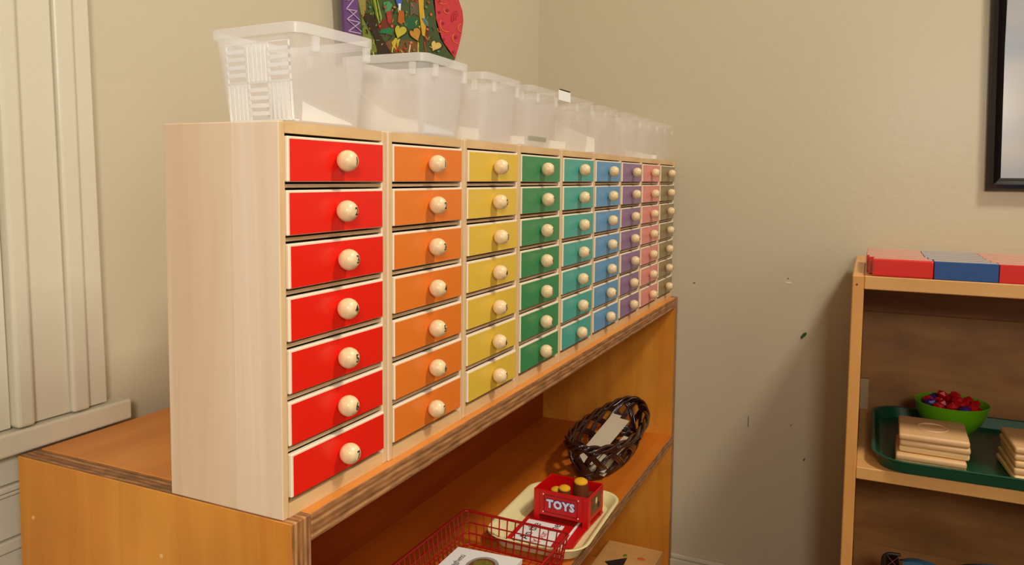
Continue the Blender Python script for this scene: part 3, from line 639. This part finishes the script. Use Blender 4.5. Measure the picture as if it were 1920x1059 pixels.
def tiles(cx, cy, z0, offs, side):
    ords = ['bottom', 'second from the bottom', 'middle', 'second from the top', 'top']
    for i, (dx, dy, rz, ti) in enumerate(offs):
        root = empty('wooden_tile', (cx+dx, cy+dy, z0+i*0.0089), rz, 'pale square wooden tile, %s of the %s stack on the green tray' % (ords[i], side), 'tile', 'wooden tiles on the green tray')
        mk('tile_body', tile_me('', None, 0), tm[ti], root, smooth='auto')
        bm = bmesh.new(); n_ = 40
        pts = [(0.019*math.cos(2*math.pi*k/n_), 0.0185*math.sin(2*math.pi*k/n_), 0.0086) for k in range(n_)]
        tube(bm, pts, 0.0014, 6, closed=True); o = mk('ring_inlay', bm, tm[ti], root, smooth=True); o['label'] = 'raised ring on the tile face'
tiles(0.8180, -0.4195, RZ2+0.0027, [(-0.004, 0.002, -0.02, 2), (-0.005, 0.0015, -0.03, 0), (0.004, -0.003, -0.05, 2), (0.001, -0.003, -0.04, 0), (0.0, -0.001, -0.02, 0)], 'left')
tiles(0.8250, -0.5490, RZ2+0.0027, [(-0.004, 0.001, 0.10, 2), (-0.001, 0.0, 0.07, 0), (0.0, -0.002, 0.05, 1), (0.002, -0.001, 0.06, 1), (0.001, -0.0015, 0.05, 0)], 'right')
gb = paint('lime_green_bowl_plastic', srgb(96, 158, 14), 0.30, 0.5, 0.03)
bw_ = empty('bowl', (0.930, -0.4520, RZ2+0.0027), 0, 'lime green round bowl filled with red and purple gems behind the tiles', 'bowl')
bm = bmesh.new(); lathe(bm, [(0.026, 0), (0.0275, 0.004), (0.026, 0.010), (0.031, 0.016), (0.040, 0.028), (0.0465, 0.042), (0.0495, 0.054), (0.0500, 0.0555), (0.0488, 0.0562), (0.0474, 0.0545), (0.0445, 0.042), (0.038, 0.029), (0.029, 0.018), (0.0, 0.016)][:-1], 40, cap0=True, cap1=True)
bmesh.ops.recalc_face_normals(bm, faces=bm.faces); mk('bowl_body', bm, gb, bw_, smooth='auto')
gr_ = paint('red_gem_plastic', srgb(176, 10, 20), 0.32, 0.4, 0.1, 90); gp_ = paint('purple_gem_plastic', srgb(66, 34, 120), 0.32, 0.4, 0.1, 90)
gme = []
for g_ in (gr_, gp_):
    bm = bmesh.new(); bmesh.ops.create_icosphere(bm, subdivisions=1, radius=0.0085)
    for v in bm.verts: v.co.z *= 0.72; v.co.x *= 1.1
    me = bpy.data.meshes.new('gem'); bm.to_mesh(me); bm.free(); me.materials.append(g_); gme.append(me)
rg = random.Random(9)
spots = []
for layer, (rad, z, cnt) in enumerate(((0.034, 0.0435, 12), (0.020, 0.045, 7), (0.030, 0.0535, 11), (0.016, 0.055, 6), (0.012, 0.0635, 3), (0.0, 0.0445, 1))):
    for k in range(cnt):
        a = 2*math.pi*k/cnt+layer*0.4; spots.append((rad*math.cos(a), rad*math.sin(a), z+rg.uniform(-.002, .002)))
for k, (x, y, z) in enumerate(spots):
    red = not (k in (3, 5, 8, 15, 19, 21, 24, 29) )
    o = put('gem', gme[0 if red else 1], None, (0.930+x, -0.4520+y, RZ2+0.0027+z), (rg.uniform(-.6, .6), rg.uniform(-.6, .6), rg.uniform(0, 6)))
    tag(o, '%s faceted plastic gem in the lime green bowl' % ('red' if red else 'purple'), 'gem', '%s gems in the green bowl' % ('red' if red else 'purple'))

# lower compartment of the right-hand unit: mesh-cornered case, blue cloth, framed board
mc = empty('mesh_case', (0.785, -0.412, -0.3998), 0, 'black mesh-ended case on the lower right-hand shelf beside blue cloth', 'case')
bk = paint('black_plastic', srgb(22, 17, 16), 0.4)
bm = bmesh.new(); pts = [(0, 0.046-0.010+0.010*math.cos(R(a)), 0.098+0.010*math.sin(R(a))) for a in range(0, 91, 15)]
path = [(0, 0.046, 0.002)]+pts+[(0, 0.026, 0.1085), (0, 0.0245, 0.1085)]
tube(bm, path, 0.0022, 8); mk('case_frame', bm, bk, mc, smooth=True)
mk('case_body', bx(0.004, 0.045, 0.0245, 0.042, 0.0, 0.090, 0.005), bk, mc)
bm = bmesh.new()
for k in range(-8, 22):
    y0 = 0.042-k*0.004
    for s in (1, -1):
        a, b_ = (y0, 0.088), (y0-s*0.016, 0.106)
        if min(a[0], b_[0]) > 0.0245 and max(a[0], b_[0]) < 0.045: tube(bm, [(0, a[0], a[1]), (0, b_[0], b_[1])], 0.0004, 4)
o = mk('case_mesh', bm, paint('grey_mesh', srgb(120, 80, 62), 0.5), mc); o['kind'] = 'stuff'
bm = bmesh.new(); nx, ny = 9, 30
CX = (-0.006, -0.003, 0.002, 0.010, 0.022, 0.036, 0.052, 0.070, 0.088, 0.104); CZ = (0.030, 0.072, 0.0875, 0.0890, 0.083, 0.075, 0.067, 0.059, 0.052, 0.045)
g = [[bm.verts.new((CX[i], 0.020-0.30*j/ny, CZ[i]+0.022*min(1, j/ny*0.30/0.14)+0.004*math.exp(-((j/ny-0.03)/0.06)**2)-0.006*math.exp(-((j/ny-0.17)/0.06)**2)+0.0015*math.sin(j*0.8)+0.001*math.sin(i*1.3+j*0.9))) for i in range(nx+1)] for j in range(ny+1)]
for j in range(ny):
    for i in range(nx): bm.faces.new((g[j][i], g[j][i+1], g[j+1][i+1], g[j+1][i]))
bmesh.ops.recalc_face_normals(bm, faces=bm.faces); bmesh.ops.solidify(bm, geom=bm.faces[:], thickness=-0.0012)
o = mk('blue_cloth', bm, paint('blue_cloth', srgb(58, 100, 128), 0.9, 0.2, 0.08, 40), None, smooth='auto'); o.location = (0.800, -0.412, -0.3998)
tag(o, 'crumpled dull blue cloth lying along the lower right-hand shelf', 'cloth')
o = mk('cloth_box', bx(0.012, 0.100, -0.27, 0.010, 0.0, 0.034, 0.003), paint('dark_box_card', srgb(60, 50, 44), 0.7)); o.location = (0.800, -0.412, -0.3998); tag(o, 'dark box under the blue cloth on the lower right-hand shelf', 'box')
fb = empty('framed_board', (0.775, -0.352, -0.3998), 0, 'white board with a thin black frame leaning on the lower right-hand shelf', 'board')
mk('board_frame', bx(0, 0.004, -0.062, 0, 0, 0.0835, 0.0005), bk, fb); mk('board_face', bx(-0.0006, -0.0001, -0.060, -0.002, 0.003, 0.0815), white_p, fb)
fb.rotation_euler = (R(-2.0), R(4), 0)

# ---------------------------------------------------------------- bookcase contents: cream tray with toy box
ct = paint('cream_tray_plastic', srgb(236, 222, 160), 0.35, 0.5, 0.02)
tray('cream_tray', 0.6010, 0.0480, ZM, 0.1020, 0.0700, 0.034, 0.0190, ct, 'pale cream cafeteria tray under the red toy box', 'tray', flare=0.014, rz=R(2))
redf = paint('red_card_stock', srgb(196, 12, 14), 0.38, 0.5, 0.03)
ZT = ZM+0.0026
def flat(name, pts, z, th, m, lab, cat, grp=None):
    cx = sum(p[0] for p in pts)/len(pts); cy = sum(p[1] for p in pts)/len(pts)
    bm = bmesh.new(); plate(bm, [(x-cx, y-cy, 0) for x, y in pts], (0, 0, th)); o = mk(name, bm, m); o.location = (cx, cy, z); return tag(o, lab, cat, grp)
flat('red_folder', [(0.524, 0.090), (0.524, 0.000), (0.672, 0.004), (0.672, 0.094)], ZT, 0.0022, redf, 'red card folder lying in the cream tray under the white cards', 'folder')
flat('red_folder', [(0.532, 0.018), (0.536, 0.0020), (0.660, -0.0015), (0.660, 0.016)], ZT+0.0024, 0.0014, redf, 'narrow red folder edge by the front rim of the cream tray', 'folder')
flat('white_divider', [(0.526, 0.0160), (0.527, 0.0120), (0.650, 0.0165), (0.650, 0.0190)], ZT+0.0040, 0.0006, white_p, 'thin white sheet edge between the red folders', 'paper')
wc = flat('word_card', [(0.527, 0.080), (0.527, 0.026), (0.588, 0.030), (0.588, 0.083)], ZT+0.0042+0.0006, 0.0008, white_p, 'white word card with black and pink lettering in the cream tray', 'card')
def put_text(s, size, x, y, z, parent, m, rz=0, nm='lettering', lab=None, ext=0.0001, off=0.0):
    me = text_mesh(s, size, offset=off, extrude=ext); me.materials.clear(); me.materials.append(m)
    o = put(nm, me, parent, None, (0, 0, rz)); o.location = Vector((x, y, z))-Vector(parent.location)
    if lab: o['label'] = lab
    return o
pinkm = paint('pink_ink', srgb(205, 60, 70), 0.6)
zc = ZT+0.0042+0.0006+0.0010
put_text('An the', 0.0185, 0.5555, 0.0665, zc, wc, M['ink'], nm='black_lettering')
put_text('the', 0.0175, 0.5770, 0.0400, zc, wc, M['ink'], nm='black_lettering')
put_text('Your', 0.0165, 0.5430, 0.0470, zc, wc, pinkm, nm='pink_lettering')

tb = empty('toy_box', (0.5965, -0.0005, ZT+0.0030), R(-1.5), 'small red open box lettered TOYS standing on the cream tray', 'toy box')
tred = paint('glossy_red_box_card', srgb(204, 10, 14), 0.3, 0.5, 0.02)
w_, d_, h_ = 0.081, 0.060, 0.0435   # width in y, depth in x, height
mk('floor_panel', bx(0.001, d_-0.001, 0.001, w_-0.001, 0.010, 0.0115), tred, tb)
for (nm, a) in (('front_panel', (0, 0.0016, 0.0085, w_-0.0085, 0.008, h_)), ('back_panel', (d_-0.0016, d_, 0.0, w_, 0.008, h_)), ('side_panel', (0.0017, d_-0.0017, 0.0, 0.0016, 0.008, h_)), ('side_panel', (0.0017, d_-0.0017, w_-0.0016, w_, 0.008, h_))):
    mk(nm, bx(*a, bev=0.0004, seg=1), tred, tb)
for y in (0, w_-0.0084): mk('corner_leg', bx(0, 0.0016, y, y+0.0084, 0, h_, 0.0004, seg=1), tred, tb)
for y in (0, w_-0.0016): mk('corner_leg', bx(d_-0.010, d_-0.0018, y, y+0.0015, 0, 0.0078), tred, tb); mk('corner_leg', bx(0.0018, 0.010, y, y+0.0015, 0, 0.0078), tred, tb)
dkr = paint('dark_red_line', srgb(96, 14, 34), 0.5); wht = paint('white_print', srgb(225, 228, 240), 0.5); blu = paint('blue_print', srgb(48, 44, 130), 0.5); brs = paint('pale_rivet', srgb(225, 190, 170), 0.4)
bm = bmesh.new(); ya, yb_, za, zb = 0.0155, w_-0.0155, 0.0125, 0.0375
for (a, b_, c, d) in ((ya, yb_, za, za+0.0008), (ya, yb_, zb-0.0008, zb), (ya, ya+0.0008, za, zb), (yb_-0.0008, yb_, za, zb)): box(bm, -0.0003, -0.0001, a, b_, c, d)
mk('border_line', bm, dkr, tb)
for y in (ya-0.001, yb_+0.001):
    for z in (za, zb):
        b = bmesh.new(); sphere(b, (0, 0, 0), 0.0012, 8, 6); mk('rivet', b, brs, tb, smooth=True, loc=(-0.0003, y, z))
for (m_, off, dx) in ((blu, 0.0016, -0.0004), (wht, 0.0008, -0.0008)):
    me = text_mesh('TOYS', 0.0150, offset=off, extrude=0.0002, spacing=1.16); me.materials.clear(); me.materials.append(m_)
    o = put('lettering', me, tb); o.matrix_local = Matrix.Translation((dx, w_/2, 0.0252)) @ Matrix(((0, 0, -1, 0), (-1, 0, 0, 0), (0, 1, 0, 0), (0, 0, 0, 1)))
    o['label'] = 'white TOYS lettering' if m_ is wht else 'blue outline of the TOYS lettering'
dec = paint('brown_side_print', srgb(120, 70, 36), 0.5)
mk('side_print', bx(0.012, 0.050, -0.0004, -0.0001, 0.014, 0.038), dec, tb)
for k, (xx, zz_) in enumerate(((0.020, 0.024), (0.031, 0.030), (0.040, 0.021))): 
    b = bmesh.new(); sphere(b, (0, 0, 0), 0.0035, 8, 6, (1, 0.1, 1.3)); mk('side_print_spot', b, [gtm, ct, M['ink']][k], tb, loc=(xx, -0.0005, zz_))
brn = paint('brown_felt', srgb(112, 56, 26), 0.85, 0.2, 0.06, 80); yel = paint('yellow_felt', srgb(226, 168, 30), 0.8, 0.2)
for k, (px_, py_, hh_, rr_, lab) in enumerate(((0.624, 0.0545, 0.0250, 0.0085, 'shorter brown felt finger puppet with yellow top at the back left of the toy box'),
                                      (0.622, 0.0440, 0.0300, 0.0095, 'middle brown felt finger puppet with yellow top in the toy box'),
                                      (0.632, 0.0230, 0.0400, 0.0110, 'tallest brown felt finger puppet with yellow top in the toy box'),
                                      (0.640, 0.0110, 0.0210, 0.0080, 'low brown felt finger puppet at the right of the toy box'))):
    f = empty('finger_puppet', (px_, py_, ZT+0.0030+0.0120), 0, lab, 'puppet', 'felt puppets in the toy box')
    bm = bmesh.new(); lathe(bm, [(rr_*0.9, 0), (rr_, hh_*0.3), (rr_*0.97, hh_*0.8), (rr_*0.86, hh_)], 18, cap0=True, cap1=True); mk('puppet_body', bm, brn, f, smooth='auto')
    if k < 3:
        bm = bmesh.new(); lathe(bm, [(rr_*0.88, hh_), (rr_*0.84, hh_+rr_*0.18), (rr_*0.6, hh_+rr_*0.36), (0.0005, hh_+rr_*0.42)], 18, cap0=True, cap1=True); mk('puppet_top', bm, yel, f, smooth='auto')
        f.rotation_euler = (R((-4, 3, 2)[k]), R(-6), 0)

# red wire basket with booklet
wb = empty('wire_basket', (0.380, 0.067, ZM+0.0002), R(-1.0), 'red wire mesh basket holding a white booklet at the near end of the shelf', 'basket')
rw = paint('red_coated_wire', srgb(168, 18, 14), 0.35, 0.5, 0.02)
hx, hy, bh = 0.1230, 0.0745, 0.0415
def wr_pt(side, s, k):
    """side 0:+x 1:+y 2:-x 3:-y, s in [-1,1], k height fraction"""
    ins = 0.006*(1-k); X, Y = hx-ins, hy-ins
    return {0: (X, s*Y), 1: (s*X, Y), 2: (-X, s*Y), 3: (s*X, -Y)}[side]+(0.0012+k*bh,)
for k, rr_ in ((1.0, 0.0017), (0.66, 0.0009), (0.34, 0.0009), (0.0, 0.0013)):
    ins = 0.006*(1-k); bm = bmesh.new(); tube(bm, [(a, b_, 0.0012+k*bh) for a, b_ in rrect(hx-ins, hy-ins, 0.007, 4)], rr_, 6, closed=True)
    mk('rim_wire' if k == 1 else 'hoop_wire', bm, rw, wb, smooth=True)
for side in range(4):
    n_ = 13 if side in (0, 2) else 23
    for i in range(n_):
        s = -0.93+1.86*i/(n_-1); bm = bmesh.new(); tube(bm, [wr_pt(side, s, 0), wr_pt(side, s, 1)], 0.0009, 5); mk('upright_wire', bm, rw, wb)
for i in range(15):
    y = (-0.93+1.86*i/14)*(hy-0.006); bm = bmesh.new(); tube(bm, [(-hx+0.006, y, 0.0007), (hx-0.006, y, 0.0007)], 0.0006, 5); mk('floor_wire', bm, rw, wb)
for i in range(25):
    x = (-0.93+1.86*i/24)*(hx-0.006); bm = bmesh.new(); tube(bm, [(x, -hy+0.006, 0.0018), (x, hy-0.006, 0.0018)], 0.0005, 5); mk('floor_wire', bm, rw, wb)
bk_ = empty('booklet', (0.400, 0.082, ZM+0.0062), R(0), 'white booklet with a picture of a plate of spaghetti lying in the red wire basket', 'booklet')
quad = [(0.0655, 0.0455), (-0.090, 0.0435), (-0.087, -0.0390), (0.0725, -0.0405)]
for k in range(4):
    bm = bmesh.new(); plate(bm, [(x-0.0012*k, y-0.0006*k, 0.0024*k) for x, y in quad], (0, 0, 0.0016 if k < 3 else 0.0010)); mk('page' if k < 3 else 'cover', bm, white_p, bk_)
zt_ = 0.0024*3+0.0012
grey = paint('grey_ink', srgb(84, 76, 66), 0.6)
me = text_mesh('Spaghetti', 0.0110, extrude=0.0001); me.materials.clear(); me.materials.append(grey); o = put('lettering', me, bk_, (0.026, 0.027, zt_)); o['label'] = 'dark grey word Spaghetti'
for (r1, r2, z, c, nm) in ((0.024, 0.020, 0, (150, 150, 140), 'plate_print'), (0.019, 0.016, 0.0003, (120, 66, 40), 'food_print'), (0.010, 0.013, 0.0006, (120, 110, 40), 'food_print')):
    bm = bmesh.new(); plate(bm, [(0.030+(0.004 if z > .0005 else 0)+r1*math.cos(2*math.pi*i/24), -0.006+r2*math.sin(2*math.pi*i/24), zt_+z) for i in range(24)], (0, 0, 0.0002)); mk(nm, bm, paint(nm, srgb(*c), 0.6, 0.3, 0.25, 300), bk_)

# dark woven basket with paper strips
bs = empty('wicker_basket', (0.888, 0.064, ZM+0.0002), R(0), 'dark brown open-weave wicker basket holding white paper strips at the far end of the shelf', 'basket')
wk = wood('dark_wicker', srgb(62, 30, 20), srgb(24, 11, 9), axis='z', freq=90, stretch=0.6, rough=0.28, coat=0.4)
AX, AY, BXx, BYy, HH = 0.150, 0.053, 0.118, 0.036, 0.046
def surf(th, k):
    e = k**0.8; a = BXx+(AX-BXx)*e; b_ = BYy+(AY-BYy)*e
    up = 0.012*abs(math.cos(th))**3*k
    return (a*math.cos(th), b_*math.sin(th), 0.005+HH*k+up)
for ring_k, rr_, cnt in ((0.0, 0.0035, 3), (0.16, 0.0030, 2)):
    for q_ in range(cnt):
        bm = bmesh.new(); tube(bm, [tuple(Vector(surf(2*math.pi*i/60, ring_k))+Vector((0, 0, 0.0022*math.sin(i*0.9+q_*2.1)))) for i in range(60)], rr_*0.75, 6, closed=True); mk('base_coil', bm, wk, bs, smooth=True)
NS = 13
for s in (1, -1):
    for i in range(NS):
        th0 = 2*math.pi*i/NS+(0.05 if s > 0 else 0)
        for dd in (0, 0.06, 0.12):
            pts = []
            for k in range(13):
                u = k/12; kk = math.sin(u*math.pi/2*1.0)**1.0 if u < 1 else 1
                rad_off = 0.0018*s*math.cos(u*math.pi*3)
                p = Vector(surf(th0+dd+s*u*0.85, kk)); p.x *= (1+rad_off/AX*1.5); p.y *= (1+rad_off/AY*1.5); p.z = max(p.z, 0.0035); pts.append(p)
            bm = bmesh.new(); tube(bm, pts, 0.0021, 5); mk('wicker_strand', bm, wk, bs, smooth=True)
for q_ in range(3):
    bm = bmesh.new(); pts = []
    for i in range(132):
        th = 2*math.pi*i/132; p = Vector(surf(th, 1.0)); a = th*7+q_*2.094
        nrm = Vector((math.cos(th), math.sin(th), 0)); p += nrm*0.0036*math.cos(a)+Vector((0, 0, 0.0042*math.sin(a))); pts.append(p)
    tube(bm, pts, 0.0030, 6, closed=True); mk('rim_strand', bm, wk, bs, smooth=True)
mk('basket_base', bx(-0.085, 0.085, -0.022, 0.022, 0.0015, 0.004, 0.001), wk, bs)
strip = paint('off_white_card_strip', srgb(205, 190, 160), 0.55, 0.3)
for k, (x0_, y0_, x1_, y1_, wd, z0_, z1_, lab) in enumerate((
        (0.785, 0.078, 0.988, 0.080, 0.017, 0.028, 0.045, 'long off-white paper strip, upper left of those in the wicker basket'),
        (0.776, 0.066, 0.978, 0.064, 0.021, 0.026, 0.041, 'off-white paper strip reaching farthest to the rim of the wicker basket'),
        (0.776, 0.044, 0.940, 0.044, 0.017, 0.017, 0.022, 'lower paper strip showing through the side weave of the wicker basket'),
        (0.782, 0.052, 0.900, 0.050, 0.030, 0.010, 0.012, 'pale grey paper lying on the base of the wicker basket'))):
    L_ = math.hypot(x1_-x0_, y1_-y0_)
    bm = bx(0, L_, -wd/2, wd/2, 0, 0.0008); o = mk('paper_strip', bm, strip); o.location = (x0_, y0_, ZM+z0_)
    o.rotation_euler = (R(8), -math.atan2(z1_-z0_, L_), math.atan2(y1_-y0_, x1_-x0_)); tag(o, lab, 'paper', 'paper strips in the wicker basket')

# wooden box and black paper in the bottom compartment
wbx = empty('wooden_box', (0.870, 0.0380, -0.5298), 0, 'plain wooden box with green and red marks on its lid in the bottom compartment', 'box')
o = mk('box_body', bx(-0.130, 0.118, -0.048, 0.052, 0, 0.0640, 0.001), M['shelf_v'], wbx); o = mk('box_lid', bx(-0.131, 0.119, -0.0490, 0.053, 0.0642, 0.0700, 0.001), M['maple'], wbx)
b = bmesh.new(); sphere(b, (0, 0, 0), 0.0045, 12, 6, (1.2, 0.8, 0.25)); mk('paint_spot', b, paint('green_spot', srgb(80, 120, 20), 0.4), wbx, smooth=True, loc=(0.073, 0.008, 0.0701))['label'] = 'green spot'
b = bmesh.new(); sphere(b, (0, 0, 0), 0.006, 12, 6, (0.9, 1.2, 0.08)); mk('paint_spot', b, paint('red_smear', srgb(205, 90, 50), 0.6), wbx, smooth=True, loc=(0.073, -0.022, 0.0701))['label'] = 'faded red smear'
flat('paper_triangle', [(0.905, 0.072), (0.935, 0.040), (0.870, 0.036)], -0.4596, 0.0008, M['ink'], 'black paper triangle on the wooden box in the bottom compartment', 'paper')
